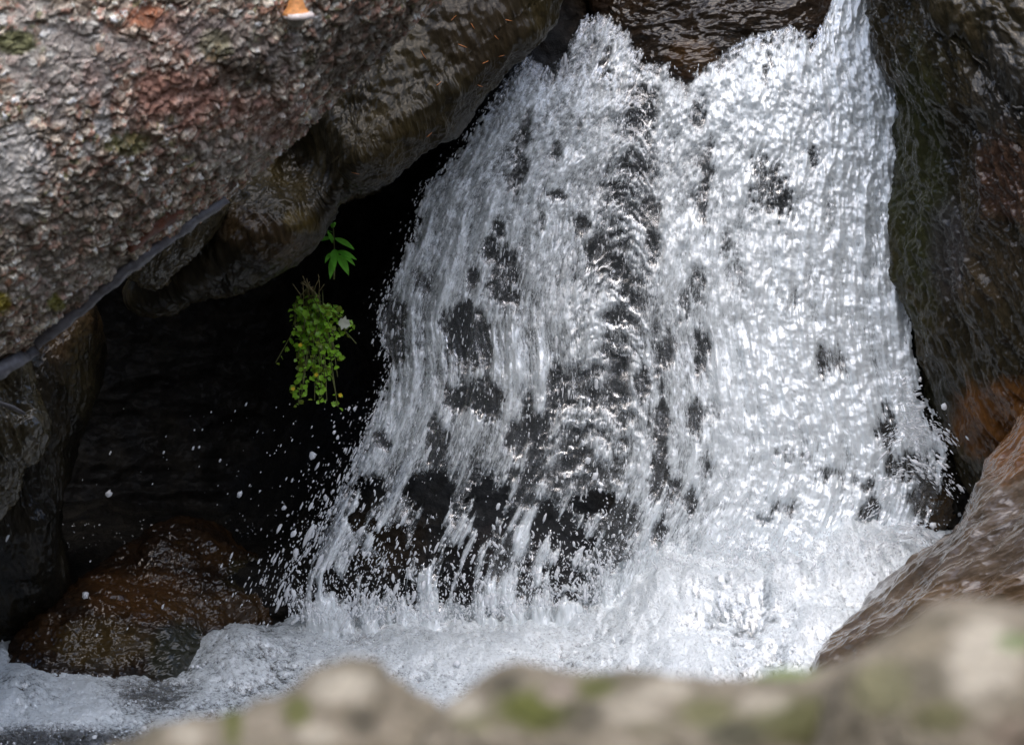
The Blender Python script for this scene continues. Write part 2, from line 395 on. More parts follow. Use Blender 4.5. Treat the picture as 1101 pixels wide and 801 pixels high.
o = boulder('boulder', [(1034, 566), (1050, 520), (1085, 470), (1140, 410), (1300, 380), (1400, 700), (1200, 900), (960, 880), (870, 800), (884, 715), (930, 660), (982, 612)],
    5.54, .15, .3, M_slab, [(.04, 4, 3, False, None, 1), (.016, 11, 3, True, (1, -.2, .55), 3.5), (.007, 30, 3, True, (1, -.2, .55), 3)], (-.62, -.5), (1110, 640), 620, 260, .6,
    (), [(1085, 470, 60, 50, (.15, .060, .011), .85), (1080, 640, 90, 24, (.11, .062, .024), .6), (1010, 650, 50, 24, (.11, .066, .026), .6), (950, 690, 50, 30, (.09, .06, .035), .6)])
label(o, 'smooth brown slab under a rippling film of water, lower right', 'boulder')
pale = (.46, .41, .32); moss = (.085, .095, .012); dk = (.04, .036, .022)
fs = [(.012, 14, 3, False, None, 1), (.006, 40, 4, False, None, 1), (.002, 150, 3, False, None, 1)]
o = boulder('boulder', [(110, 830), (150, 792), (190, 772), (240, 760), (275, 750), (312, 738), (345, 722), (378, 712), (412, 722), (445, 748), (478, 775), (510, 840), (430, 960), (180, 960)],
    1.62, .08, .12, M_fore, fs, (0, -.02), (310, 850), 300, 110, .8, (), [(370, 740, 45, 22, pale, .8), (390, 775, 20, 18, dk, .7), (320, 765, 18, 20, moss, .8), (250, 780, 14, 30, moss, .8), (200, 790, 25, 15, pale, .6), (340, 790, 30, 14, pale, .7)])
label(o, 'pale beige blurred boulder in the foreground, left of the mossy one', 'boulder')
o = boulder('boulder', [(430, 880), (450, 790), (480, 757), (510, 738), (545, 723), (575, 720), (610, 728), (655, 724), (700, 724), (745, 728), (790, 728), (840, 722), (885, 720), (930, 712), (985, 740), (1010, 820), (980, 960), (600, 980)],
    1.56, .09, .12, M_fore, fs, (0, -.02), (710, 860), 420, 120, .8, (), [(575, 760, 50, 28, moss, .9), (510, 775, 30, 18, moss, .5), (640, 740, 30, 14, moss, .7), (600, 745, 25, 14, (.3, .24, .2), .7), (680, 760, 40, 22, pale, .5), (760, 765, 40, 25, moss, .6), (860, 775, 70, 32, (.09, .09, .03), .9), (790, 790, 40, 18, (.04, .04, .02), .8), (832, 722, 50, 10, (.20, .26, .10), .8), (915, 775, 30, 28, moss, .8), (500, 760, 25, 16, pale, .7), (545, 735, 22, 12, dk, .6), (625, 770, 30, 20, dk, .6), (720, 740, 36, 14, pale, .7), (700, 785, 40, 14, (.16, .14, .09), .8), (820, 755, 36, 16, pale, .5), (900, 745, 24, 14, dk, .6), (950, 780, 24, 24, dk, .6)])
label(o, 'broad greenish mossy blurred boulder across the middle of the foreground', 'boulder')
o = boulder('boulder', [(870, 900), (885, 760), (918, 716), (960, 688), (1003, 662), (1040, 648), (1080, 648), (1140, 655), (1230, 720), (1230, 930), (1000, 960)],
    1.50, .09, .12, M_fore, fs, (0, -.02), (1040, 820), 320, 110, .8, (), [(1058, 715, 48, 62, pale, .9), (950, 740, 40, 36, (.17, .16, .08), .8), (990, 690, 40, 20, (.26, .22, .15), .7), (1090, 690, 20, 12, (.13, .2, .05), .6), (1010, 770, 40, 22, (.10, .10, .03), .7), (1090, 790, 30, 30, (.2, .15, .11), .7)])
label(o, 'taller blurred boulder with a big pale patch, right end of the foreground', 'boulder')

# ------------------------------------------------------------------ falling water
# thin or open places in the sheet: (px, py, rx, ry, depth of thinning, 1 = torn open / 0 = clear film)
HOLES = [(506,368,20,24,1,1),(546,295,8,22,.8,0),(486,427,11,15,1,1),(521,429,20,19,1,1),(417,338,15,20,.9,0),(424,374,11,20,.9,0),(410,478,9,9,1,1),(470,480,9,32,1,1),
 (466,530,22,26,1,1),(394,530,15,17,1,1),(526,542,18,24,1,1),(521,568,9,14,1,1),(552,471,11,15,1,0),(575,463,13,24,1,0),(597,420,16,17,1,0),(632,420,19,20,1,0),(637,456,46,17,1,0),
 (666,380,30,12,1,0),(659,315,30,11,.9,0),(655,351,28,11,.9,0),(677,305,26,9,1,0),(691,413,11,17,1,0),(710,456,13,18,.8,0),(710,520,12,26,1,0),(604,496,38,15,.9,0),(582,511,30,12,.8,0),
 (575,540,22,9,.7,0),(637,540,20,11,1,1),(614,355,20,13,.9,0),(590,567,26,19,1,1),(622,585,15,11,1,1),(463,595,15,36,1,1),(486,602,9,17,1,1),(395,616,13,24,1,1),(542,602,30,24,.8,0),
 (604,616,19,11,1,1),(533,658,11,7,1,1),(615,642,13,6,1,1),(408,573,11,12,1,1),(357,631,20,16,1,1),(383,556,9,9,1,1),(572,631,22,14,.7,0),(666,562,22,22,.7,0),(708,573,9,13,.9,0),
 (890,391,21,16,.75,0),(748,456,9,24,.7,0),(755,376,7,22,.7,0),(710,492,9,30,.8,0),(748,307,8,24,.6,0),(826,203,20,28,.85,0),(841,214,12,18,.9,0),(759,171,6,22,.7,0),(826,76,4,22,.7,0),
 (755,218,6,22,.7,0),(874,169,9,9,.7,0),(893,235,10,18,.4,0),(890,507,11,10,.7,0),(846,489,12,7,.5,0),(955,464,13,22,.9,1),(972,500,22,16,.8,1),(842,549,16,8,.7,0),(822,557,12,5,.7,0),
 (739,536,7,15,.8,0),(934,553,14,14,.9,1),(1003,535,24,22,.95,1),(591,50,15,19,1,1),(651,76,6,16,.8,0),(686,128,12,12,.7,0),(691,103,12,9,.6,0),(680,167,28,7,1,0),(684,185,16,8,.8,0),
 (661,205,9,11,.9,0),(680,222,20,13,1,0),(700,230,9,14,.9,0),(595,212,13,7,.8,0),(559,176,9,26,.8,0),(566,140,6,22,.7,0),(752,124,6,18,.6,0),(534,248,6,9,.8,0),(527,271,9,9,.9,1),(536,305,11,22,.8,0),
 (509,300,7,11,.7,0),(550,318,6,7,1,1),(591,328,19,12,.8,0),(500,335,12,10,.7,0),(627,241,9,9,.8,0),(552,190,8,14,.6,0),(640,270,12,12,.7,0),(676,262,28,12,.9,0),(650,285,16,10,.7,0),(700,260,8,20,.8,0),
 (480,345,8,16,.5,0),(450,300,8,14,.5,0),(620,130,8,10,.4,0),(600,165,6,9,.5,0),(580,235,6,10,.5,0),(780,260,5,16,.5,0),(800,300,7,14,.5,0),(735,330,5,16,.5,0),(720,380,6,18,.6,0),(770,440,8,16,.5,0),(850,320,7,12,.5,0),
 (425,600,9,26,.9,1),(445,640,9,12,.7,1),(500,640,14,20,.5,0),(660,600,16,14,.5,0),(755,500,8,18,.5,0),(930,520,10,10,.6,1)]

def sheet():
    ys = np.arange(-118, 705, 1.3); nc = 500
    us = np.linspace(-.06, 1.05, nc)
    ker = np.exp(-np.linspace(-2, 2, 121) ** 2); ker /= ker.sum()
    sm = lambda a: np.convolve(np.pad(a, 60, mode='edge'), ker, 'valid')
    le, re_ = interp(LEFT, ys), interp(RIGHT, ys)
    lf, rt = sm(le) - 8, sm(re_) + 6                         # smooth stream lines; the ragged edges follow le and re_
    X = lf[:, None] + (rt - lf)[:, None] * us[None]; Y = np.repeat(ys[:, None], nc, 1)
    Un = us[None] * 560 + 0 * Y
    vv = np.cumsum(1.3 / (1.25 + 3.2 * sstep(110, 420, ys))); V = np.repeat(vv[:, None], nc, 1) * 1.0   # water stretches as it speeds up
    fine = noise2(Un / 5.5, V / 6.5, 2.0, 3, .62)
    med = noise2(Un / 20, V / 26, 5.0, 4, .62)
    strand = noise2(Un / 11, V / 34, 9.0, 3, .55)
    cl = noise2(Un / 42, V / 40, 13.0, 3); turb = noise2(X / 17, Y / 20, 61.0, 4, .6)
    rag = noise2(X / 9, Y / 9, 21.0, 4, .6)
    warpx = 13 * noise2(X / 26, Y / 34, 31.0, 5, .62); warpy = 17 * noise2(X / 20, Y / 40, 37.0, 5, .62)
    churn = sstep(-.30, .45, noise2(X / 38, Y / 55, 71.0, 3, .6) + .35 * med)
    # broad amount of air in the water: thin on the left and along the central gutter, dense on the right
    base = .61 + .22 * sstep(690, 850, X) + .05 * sstep(480, 560, X) - .16 * sstep(430, 560, Y) * sstep(700, 560, X)
    base -= .10 * sstep(140, 40, Y) * sstep(720, 600, X)
    gx = interp([(80, 688), (200, 674), (300, 665), (380, 655), (460, 640), (520, 622)], Y); gw = interp([(80, 14), (200, 27), (300, 37), (400, 46), (470, 58), (560, 54)], Y)
    gut = np.exp(-np.abs((X - gx + 8 * med) / gw) ** 3) * sstep(70, 140, Y) * sstep(590, 510, Y)
    yb = Y - ((X - gx) / gw) ** 2 * 20 + 5 * rag + 9 * med
    arcs = noise2(yb / (9 + .02 * Y), X / 75, 41.0, 3, .6)
    ruffle = np.exp(-(np.abs(arcs) / .19) ** 1.5) * sstep(-.5, .15, noise2(X / 34, Y / 26, 47.0, 3))
    base -= gut * (.46 - .44 * ruffle)
    edge = sstep(75, 0, X - le[:, None]); base += .06 * edge; churn = np.maximum(churn, .8 * edge) * (1 - .55 * sstep(720, 860, X))
    rgt = sstep(720, 860, X); foam = base + (.16 * turb + .12 * strand + .10 * fine) * rgt + .30 * fine * (.45 + .75 * churn) * (1 - .45 * gut) + .32 * med + .22 * strand + (.16 + .12 * sstep(700, 850, X)) * cl
    openness = np.zeros_like(foam); lowz = sstep(500, 590, Y) * sstep(680, 560, X); foam += lowz * (.10 + .45 * strand)
    xs_, ys_ = X + warpx, Y + warpy
    for hx, hy, rx, ry, dep, op in HOLES:
        if not op and rx >= 18 and 590 < hx < 700 and hy < 500: continue      # the gutter is drawn above
        q = np.sqrt(((xs_ - hx) / (.90 * rx)) ** 2 + ((ys_ - hy) / (.93 * ry)) ** 2)
        m = sstep(1.65, .50, q + .42 * fine + .55 * rag + (.75 + 1.5 * lowz) * strand + .5 * med)
        foam -= (.80 if op else .62) * dep * m
        if op and hy > 505 and hx < 650: openness = np.maximum(openness, m * dep)
        
    # ragged edges
    eL = (X - le[:, None]) / 16 + 1.1 * rag + .8 * fine
    eR = (re_[:, None] - X) / 9 + .9 * rag + .5 * fine
    eT = (Y - interp(TOP, X)) / 9 + .9 * rag + .6 * fine
    eR = np.where((Y > 420), (re_[:, None] - X) / 22 + 1.3 * rag + 1.0 * fine, eR)
    e = np.minimum(np.minimum(eL, eR), eT)
    foam = foam - .55 * sstep(3.2, 0, eT + 1.2 * strand) * sstep(925, 880, X)
    up = sstep(.6, -.6, eT)                                   # above the lip only a clear rippling film
    rip = noise2(X / 30, Y / 9, 51.0, 4, .55)
    foam = foam * (1 - up) + up * (-.25 + .45 * rip + .25 * fine)
    e = np.minimum(eL, np.where(Y < 420, np.maximum(eR, 0), eR)); eT = np.maximum(eT, 0)
    foam = foam - .18 * sstep(.6, 0, e) * (1 - up)
    base_foam = sstep(632, 690, Y + 60 * med + 60 * cl + 25 * strand); foam = foam + .45 * base_foam; openness *= 1 - base_foam
    keep = (e > 0) & (up < .5) & (openness + .45 * fine + .25 * rag < .6)
    low = sstep(520, 640, Y) * sstep(640, 520, X)
    keep &= ~((low * sstep(665, 630, Y) * (.20 - .9 * strand - .5 * fine) > .28))
    d = d_rock(X, Y, .08) - .065
    d -= .035 * sstep(60, 130, Y) * np.exp(-((X - 560) / 120) ** 2)
    d -= .04 * sstep(430, 640, Y) * sstep(520, 360, X)
    body = np.clip(foam, 0, 1.1)
    d -= .009 * rgt * turb + .022 * med + .010 * strand + .014 * body + .006 * fine * churn + .014 * gut * ruffle
    d += .03 * openness
    d = d * (1 - up) + up * (d_rock(X, Y, .08) - .05 - .018 * rip)
    G = P(X, Y, d); n = grid_normals(G); n = np.where((n @ F)[..., None] > 0, -n, n)
    q2 = np.stack([Un.ravel() / 4.4, V.ravel() / 5.2, np.zeros(X.size)], 1)
    G = G + n * (.0040 * fbm(q2, 3, .6).reshape(X.shape) * (.25 + churn) * (1 - .35 * rgt))[..., None]
    flow = np.stack([Un / PX, V / PX, 0 * V], -1)
    fc = grid_faces(len(ys), nc)
    kv = keep.ravel(); fc = fc[kv[fc].all(1)]
    used = np.zeros(X.size, bool); used[fc.ravel()] = True
    idx = np.cumsum(used) - 1
    o = make_mesh('waterfall', G.reshape(-1, 3)[used], idx[fc], None, {'foam': foam.ravel()[used], 'churn': churn.ravel()[used], 'flow': flow.reshape(-1, 3)[used]}, M_water)
    label(o, 'white fan shaped waterfall tumbling down dark rock into foam', 'waterfall', kind='structure')
    return X, Y, d, foam, keep
FX, FY, FD, FFOAM, FKEEP = sheet()

# ------------------------------------------------------------------ churning pool at the foot
Z0 = -.525
def pool():
    xs = np.arange(-160, 1090, 1.7); ys = np.concatenate([np.arange(560, 850, 1.2)])
    X, Y = np.meshgrid(xs, ys)
    s = SP + (Y - 400.5) / (DIST * PX) * CP
    d = (CAM[2] - Z0) / s
    G = P(X, Y, d)
    n1 = noise2(G[..., 0] * 5, G[..., 1] * 5, 3.0, 4, .5); n2 = noise2(G[..., 0] * 22, G[..., 1] * 22, 4.0, 4, .55); n3 = noise2(G[..., 0] * 75, G[..., 1] * 75, 6.0, 3, .6)
    bub = noise2(G[..., 0] * 130, G[..., 1] * 130, 8.0, 2, .6)
    h = .225 * sstep(590, 800, X + 25 * n1) * sstep(775, 640, Y) * (.85 + .5 * n1)
    h += .05 * np.exp(-((X - 265) / 60) ** 2 - ((Y - 706) / 26) ** 2) + .05 * np.exp(-((X - 20) / 40) ** 2 - ((Y - 745) / 22) ** 2)
    h += .03 * sstep(300, 420, X) * sstep(760, 670, Y)
    boil = sstep(200, 800, X)
    h += (.010 + .05 * n1 + .035 * n2) * np.exp(-((Y - 662) / 22) ** 2) * sstep(300, 350, X) * sstep(680, 600, X)
    h += .034 * n1 + (.010 + .004 * boil) * n2 + .004 * n3 + .0030 * bub
    foam = .66 + .32 * n2 + .34 * n3 + .45 * n1 + .26 * bub
    foam -= .75 * sstep(775, 800, Y + 8 * n2) * sstep(190, 110, X) + .5 * np.exp(-((X - 150) / 45) ** 2 - ((Y - 745) / 18) ** 2)
    foam += .12 * boil + .16 * sstep(260, 120, X) * sstep(790, 770, Y)
    G[..., 2] += h
    flow = np.stack([G[..., 0], G[..., 1], G[..., 2] * .6], -1)
    fc = grid_faces(len(ys), len(xs)); fx, fy = X.ravel()[fc].mean(1), Y.ravel()[fc].mean(1)
    fc = fc[~((fx < 320) & (fy < 668 - .12 * (fx - 320)) & (fx > 60))]           # the water ends against the rocks of the hollow
    fc = fc[~((X.ravel()[fc].mean(1) <= 60) & (Y.ravel()[fc].mean(1) < 680))]
    o = make_mesh('pool_water', G.reshape(-1, 3), fc, None, {'foam': foam.ravel(), 'churn': sstep(-.4, .4, n2 + n1).ravel(), 'flow': flow.reshape(-1, 3)}, M_pool)
    label(o, kind='structure')
    return X, Y, G
PX_, PY_, PG = pool()

# ------------------------------------------------------------------ spray: thousands of drops
def ico(sub):
    import bmesh
    bm = bmesh.new(); bmesh.ops.create_icosphere(bm, subdivisions=sub, radius=1.0)
    bm.verts.ensure_lookup_table()
    v = np.array([p.co[:] for p in bm.verts]); f = np.array([[q.index for q in t.verts] for t in bm.faces]); bm.free()
    return v, f
ICO1, ICO2 = ico(1), ico(2)

def drops(name, pos, rad, axis, asp, mat, base):
    """one mesh of many lumpy drops; axis = direction each is drawn out along, asp = how much"""
    v, f = base; n = len(pos); m = len(v)
    a = axis / np.linalg.norm(axis, axis=1, keepdims=True)
    t = np.cross(a, rng.normal(size=(n, 3))); t /= np.linalg.norm(t, axis=1, keepdims=True); b = np.cross(a, t)
    sx = rad * rng.uniform(.7, 1.15, n); sy = rad * rng.uniform(.7, 1.15, n); sz = rad * asp
    lump = 1 + .22 * rng.normal(size=(n, m)).clip(-1.5, 1.5)
    V = (t[:, None] * (v[None, :, :1] * sx[:, None, None]) + b[:, None] * (v[None, :, 1:2] * sy[:, None, None]) + a[:, None] * (v[None, :, 2:] * sz[:, None, None])) * lump[..., None] + pos[:, None]
    T = f[None] + (np.arange(n) * m)[:, None, None]
    return make_mesh(name, V.reshape(-1, 3), None, T.reshape(-1, 3), None, mat)

def spray():
    pos, rad, ax, asp = [], [], [], []
    mm = 1.0 / PX
    def add(x, y, d, r, dx, dy, a):
        n = len(x); p = P(x, y, d); q = P(x + dx, y + dy, d)
        pos.append(p); rad.append(r * mm); ax.append(q - p + 1e-6); asp.append(a)
    # drops torn off the face of the fall
    kr, kc = np.nonzero(FKEEP & (FY > 20) & (FY < 620)); N = 5000
    wgt = 1.2 - sstep(600, 900, FX[kr, kc]); wgt /= wgt.sum()
    s = rng.choice(len(kr), N, p=wgt); x, y, d = FX[kr[s], kc[s]], FY[kr[s], kc[s]], FD[kr[s], kc[s]]
    add(x, y, d - rng.uniform(.004, .03, N), .2 + rng.gamma(1.1, .26, N), (x - 680) * .25 / 300 * 10, 10 + 0 * x, rng.uniform(1.3, 4.5, N))
    # left fringe
    N = 1100; y = 650 - 550 * rng.random(N) ** 1.5; lf = interp(LEFT, y)
    x = lf + 4 - rng.exponential(4 + 14 * sstep(400, 600, y), N)
    add(x, y, 5.98 - rng.uniform(0, .1, N), .2 + rng.gamma(1.1, .36, N) * (.5 + .5 * sstep(350, 600, y)), -4 + 0 * x, 10 + 0 * x, rng.uniform(1.5, 4.5, N))
    # lower left splashes
    N = 500; x = rng.normal(385, 45, N); y = rng.normal(600, 45, N)
    add(x, y, 5.9 - rng.uniform(0, .15, N), .2 + rng.gamma(1.1, .34, N), -5 + 0 * x, 10 + 0 * x, rng.uniform(1.3, 4, N))
    # splash that hides where the sheet meets the pool
    N = 3200; x = rng.uniform(310, 660, N); y = 668 - rng.gamma(1.3, 22, N) - 22 * sstep(480, 660, x)
    add(x, y, 5.9 - rng.uniform(0, .12, N), .25 + rng.gamma(1.2, .33, N), 4 * rng.normal(size=N), 8 + 0 * x, rng.uniform(1, 3, N))
    # beads thrown up by the boil at the right
    N = 3600; x = 800 + 105 * rng.normal(size=N); y = 585 - 18 * rng.normal(size=N) ** 2 + 26 * rng.random(N) + .05 * np.abs(x - 800)
    add(x, y, 5.93 - rng.uniform(0, .10, N), .2 + rng.gamma(1.1, .28, N), 5 * rng.normal(size=N), 8 + 0 * x, rng.uniform(1, 2.6, N))
    # far flung drops over the hollow
    N = 420; x = 420 - rng.exponential(90, N); y = rng.uniform(430, 700, N)
    add(x, y, 5.85 - rng.uniform(0, .25, N), .2 + rng.gamma(1.1, .34, N), -5 + 0 * x, 10 + 0 * x, rng.uniform(1, 2.4, N))
    # big lone drops
    bx = np.array([117, 632, 645, 989, 1015, 868, 92, 395, 350, 640, 318, 336, 1003, 948, 802]); by = np.array([531, 495, 527, 408, 437, 490, 640, 480, 535, 512, 594, 490, 565, 660, 640])
    add(bx.astype(float), by.astype(float), 5.82 + 0 * bx, rng.uniform(2.2, 3.6, len(bx)), -3 + 0. * bx, 8 + 0. * bx, rng.uniform(1, 1.5, len(bx)))
    # right edge and the splashes beside it
    N = 1500; t = rng.random(N); k = rng.integers(0, 4, N)
    cx = np.choose(k, [950 + 75 * t, 930 + 95 * t, 940 + 70 * t, 970 + 20 * t]); cy = np.choose(k, [480 - 22 * np.sin(t * 3.1), 560 - 60 * np.sin(t * 2.6), 590 - 20 * np.sin(t * 3), 400 + 90 * t])
    add(cx + rng.normal(0, 7, N), cy + rng.normal(0, 7, N), 5.93 - rng.uniform(0, .08, N), .25 + rng.gamma(1.2, .24, N), 6 + 0 * cx, -6 + 14 * t, rng.uniform(1.5, 5, N))
    # foam beads leaping from the pool
    N = 3800; r = rng.integers(0, PX_.shape[0], N); c = rng.integers(0, PX_.shape[1], N)
    g = PG[r, c]; up = np.abs(rng.normal(0, 1, N)) * (.006 + .05 * sstep(500, 700, PX_[r, c]) * sstep(760, 640, PY_[r, c]))
    pos.append(g + np.stack([0 * up, 0 * up, up], 1)); rad.append((.3 + rng.gamma(1.3, .3, N)) * mm); ax.append(rng.normal(size=(N, 3)) + (0, 0, 1)); asp.append(rng.uniform(.9, 1.5, N))
    pos, rad, ax, asp = map(np.concatenate, (pos, rad, ax, asp))
    big = rad > 1.35 * mm
    o = drops('spray', pos[~big], rad[~big], ax[~big], asp[~big], M_drop, ICO1); label(o, kind='stuff')
    o = drops('spray', pos[big], rad[big], ax[big], asp[big], M_drop, ICO2); label(o, kind='stuff')
spray()

# ------------------------------------------------------------------ fallen log
LOG_R = .415
A0 = P(0, 385, 4.70); A1 = P(470, 28, 4.80)                       # its lower silhouette
LDIR = (A1 - A0) / np.linalg.norm(A1 - A0)
LN = np.cross(LDIR, F); LN /= np.linalg.norm(LN)
if LN @ UP < 0: LN = -LN                                          # away from the silhouette, up and left
LW = np.cross(LN, LDIR); LW = LW if LW @ F < 0 else -LW           # towards the camera
LC = A0 + LN * LOG_R

def log_surface(t, a, r=None):
    """t metres along the log, a angle from the lower edge towards the camera"""
    r = LOG_R if r is None else r
    return LC + np.multiply.outer(t, LDIR) + (-np.cos(a) * r)[..., None] * LN + (np.sin(a) * r)[..., None] * LW

def log_at(px, py):
    """where the sight line through a photo point meets the log: (t, a)"""
    ray = P(px, py, 1.0) - CAM; o = CAM - LC
    rp = ray - (ray @ LDIR) * LDIR; op = o - (o @ LDIR) * LDIR
    a, b, c = rp @ rp, 2 * rp @ op, op @ op - LOG_R ** 2
    s = (-b - math.sqrt(max(0, b*b - 4*a*c))) / (2*a)
    p = o + s * ray
    return p @ LDIR, math.atan2(p @ LW, -(p @ LN))

def fallen_log():
    root = empty('fallen_log', LC + LDIR * .5 - LN * LOG_R)
    t = np.concatenate([np.linspace(-1.2, -.32, 30)[:-1], np.linspace(-.32, 1.08, 780)])
    a = np.concatenate([np.linspace(R(-35), R(125), 640), np.linspace(R(125), R(325), 60)[1:-1]])
    T, A = np.meshgrid(t, a, indexing='ij')
    sway = .012 * np.sin(T * 5) - .030 * sstep(.55, 1.1, T)
    B = log_surface(T[:, 0], a[None] * 0 + A, LOG_R) if False else LC + T[..., None] * LDIR + (-np.cos(A) * (LOG_R + sway))[..., None] * LN + (np.sin(A) * (LOG_R + sway))[..., None] * LW
    nrm = -np.cos(A)[..., None] * LN + np.sin(A)[..., None] * LW
    co = B.reshape(-1, 3)
    # coordinates of the bark: along, round
    sx, sy = T.ravel(), (A * LOG_R).ravel()
    wv = np.stack([sx, sy, 0 * sx], 1)
    wp = wv + .016 * np.stack([fbm(wv * 34, 4, .6), fbm(wv * 34 + 9, 4, .6), 0 * sx], 1)
    f1, f2, cid = worley(wp * (1 / .026, 1 / .019, 0) + (0, 0, .5), 1)
    g1, g2, gid = worley(wp * (1 / .011, 1 / .008, 0) + (4.3, 1.7, .5), 2)
    lowf = fbm(wv * 7, 4); mid = fbm(wv * 24 + 3, 4); hi = fbm(wv * 160, 3)
    crack = sstep(.0, .22, f2 - f1); crk2 = sstep(.0, .25, g2 - g1)
    h = .010 * lowf + .010 * (cid - .4) * crack + .003 * crack + .006 * (gid - .3) * crk2 + .007 * mid + .002 * hi
    co = co + nrm.reshape(-1, 3) * h[:, None]
    # colours of the bark and of what grows on it
    pal = np.array([(.075, .055, .042), (.17, .135, .11), (.27, .225, .19), (.20, .115, .09), (.33, .30, .26), (.11, .10, .055), (.15, .085, .06), (.42, .40, .37)])
    wgt = np.array([.17, .40, .58, .72, .82, .88, .96, 1.0])
    mixid = np.where(mid + .6 * hi > .05, cid, gid)
    mixid = (mixid * 7.13 + gid * 3.7) % 1.0
    col = pal[np.searchsorted(wgt, np.clip(mixid, 0, .9999))]
    col = col * (.55 + .9 * ((cid * 5.3) % 1))[:, None] * np.array((.97, 1.0, .96)); col = np.where(((gid * 11.7) % 1 > .90)[:, None] & (mid > -.05)[:, None], np.array((.36, .35, .32)), col)
    col = 2.5 * col * (.62 + .5 * crack * (.55 + .45 * crk2))[:, None] * (1 + .45 * hi + .35 * mid)[:, None]
    px, py, _ = proj(B.reshape(-1, 3))
    def blot(x, y, rx, ry, c, s, nz=.9):
        nonlocal col
        q = ((px - x) / rx) ** 2 + ((py - y) / ry) ** 2
        m = (s * sstep(1.1, .4, q + nz * mid + .35 * hi + .3 * (gid - .5)))[:, None]
        col = col * (1 - m) + np.array(c) * m * (.7 + .5 * gid)[:, None]
    rose = (.26, .135, .10); grey = (.36, .34, .31); green = (.13, .14, .035); wht = (.62, .60, .57)
    blot(180, 90, 150, 80, rose, .40, 1.6); blot(160, 20, 32, 14, (.36, .13, .06), .8); blot(97, 78, 12, 18, (.42, .13, .05), .9); blot(101, 105, 9, 12, (.38, .13, .06), .8); blot(165, 100, 22, 25, (.30, .14, .09), .6)
    blot(60, 70, 70, 70, (.46, .44, .41), .65, 1.6); blot(250, 40, 50, 30, grey, .4, 1.6); blot(60, 300, 60, 40, grey, .45, 1.6); blot(20, 180, 34, 60, (.62, .60, .56), .9, 1.4); blot(130, 60, 40, 22, (.42, .37, .34), .5, 1.5); blot(200, 30, 40, 25, (.40, .33, .30), .5, 1.5); blot(200, 100, 70, 36, (.46, .25, .19), .6, 1.6); blot(290, 130, 40, 30, (.36, .22, .17), .4, 1.6); blot(250, 165, 50, 25, (.40, .38, .33), .5, 1.7); blot(130, 290, 50, 22, (.42, .40, .34), .5, 1.7); blot(310, 60, 30, 30, (.34, .31, .28), .5, 1.5); blot(110, 132, 11, 20, wht, .95); blot(55, 33, 6, 5, wht, .9); blot(342, 25, 4, 16, wht, .9); blot(95, 158, 7, 8, wht, .7); blot(335, 120, 8, 8, (.45, .43, .4), .8); blot(20, 20, 25, 12, grey, .6)
    blot(20, 45, 28, 14, green, .8); blot(135, 155, 28, 14, green, .7); blot(230, 50, 20, 20, green, .5); blot(260, 80, 40, 25, (.06, .055, .035), .7); blot(330, 62, 10, 10, green, .6); blot(0, 325, 12, 14, (.35, .28, .03), .9); blot(60, 325, 12, 8, (.26, .27, .03), .8)
    blot(60, 245, 110, 50, (.20, .175, .14), .45, 1.6); blot(390, 60, 70, 60, (.10, .082, .06), .7, 1.2); blot(120, 205, 60, 25, (.07, .06, .045), .5, 1.5)
    attr = np.concatenate([col.clip(.004, .9), np.ones((len(col), 1))], 1)
    k = NT('scaly bark'); v = k.n('TexCoord').outputs['Object']
    cn = k.n('Attribute', attribute_name='bark').outputs['Color']
    n = k.noise(v, 220, 5, .65)
    b = k.n('BsdfPrincipled', Roughness=.75, Normal=k.bump(n, .6, .002)); k.set(b.inputs['Base Color'], k.mix(.8, cn, k.ramp(n, [(.3, .45), (.7, 1.5)]), 'MULTIPLY')); b.inputs['Specular IOR Level'].default_value = .35
    k.set(k.out.inputs['Surface'], b)
    nr, ncl = T.shape
    q = grid_faces(nr, ncl, True)
    cap = []
    cc = np.concatenate([co, [co[:ncl].mean(0), co[-ncl:].mean(0)]]); j = np.arange(ncl)
    cap = np.concatenate([np.stack([np.full(ncl, nr*ncl), (j+1) % ncl, j], 1), np.stack([np.full(ncl, nr*ncl+1), (nr-1)*ncl + j, (nr-1)*ncl + (j+1) % ncl], 1)])
    attr = np.concatenate([attr, [(.2, .15, .1, 1)] * 2])
    loc = np.array(root.location)
    make_mesh('bark', cc - loc, q, cap, {'bark': attr}, k.m, root)

    # peeled strip along the underside and the bare red wood above it
    def strip(name, pts, w0, thick, mat, lift):
        n = 140; u = np.linspace(0, 1, n); pp = np.array(pts, float)
        xs = np.interp(u, np.linspace(0, 1, len(pp)), pp[:, 0]); ys = np.interp(u, np.linspace(0, 1, len(pp)), pp[:, 1])
        wd = w0 * np.sin(np.pi * np.clip(u, .02, .98)) ** .35 * (1 + .15 * np.sin(u * 17))
        rows = []
        for i in range(n):
            tt, aa = log_at(xs[i], ys[i]); rows.append((tt, aa))
        rows = np.array(rows); m = 15; ring = []
        for j in range(m):
            th = 2 * math.pi * j / m; ca, sa = math.cos(th), math.sin(th)
            aa = rows[:, 1] + wd * ca / LOG_R
            rr = LOG_R + lift + thick * sa
            ring.append(log_surface(rows[:, 0] * 1.0, aa, rr) if False else LC + rows[:, 0][:, None] * LDIR + (-np.cos(aa) * rr)[:, None] * LN + (np.sin(aa) * rr)[:, None] * LW)
        Gs = np.stack(ring, 1); cs = Gs.reshape(-1, 3)
        ctr = np.repeat(Gs.mean(1), m, 0); cs = cs + (cs - ctr) * (.5 * fbm(cs * (40, 40, 40), 4))[:, None]
        ca_ = np.concatenate([cs, [Gs[0].mean(0), Gs[-1].mean(0)]]); j = np.arange(m)
        cp = np.concatenate([np.stack([np.full(m, n*m), (j+1) % m, j], 1), np.stack([np.full(m, n*m+1), (n-1)*m + j, (n-1)*m + (j+1) % m], 1)])
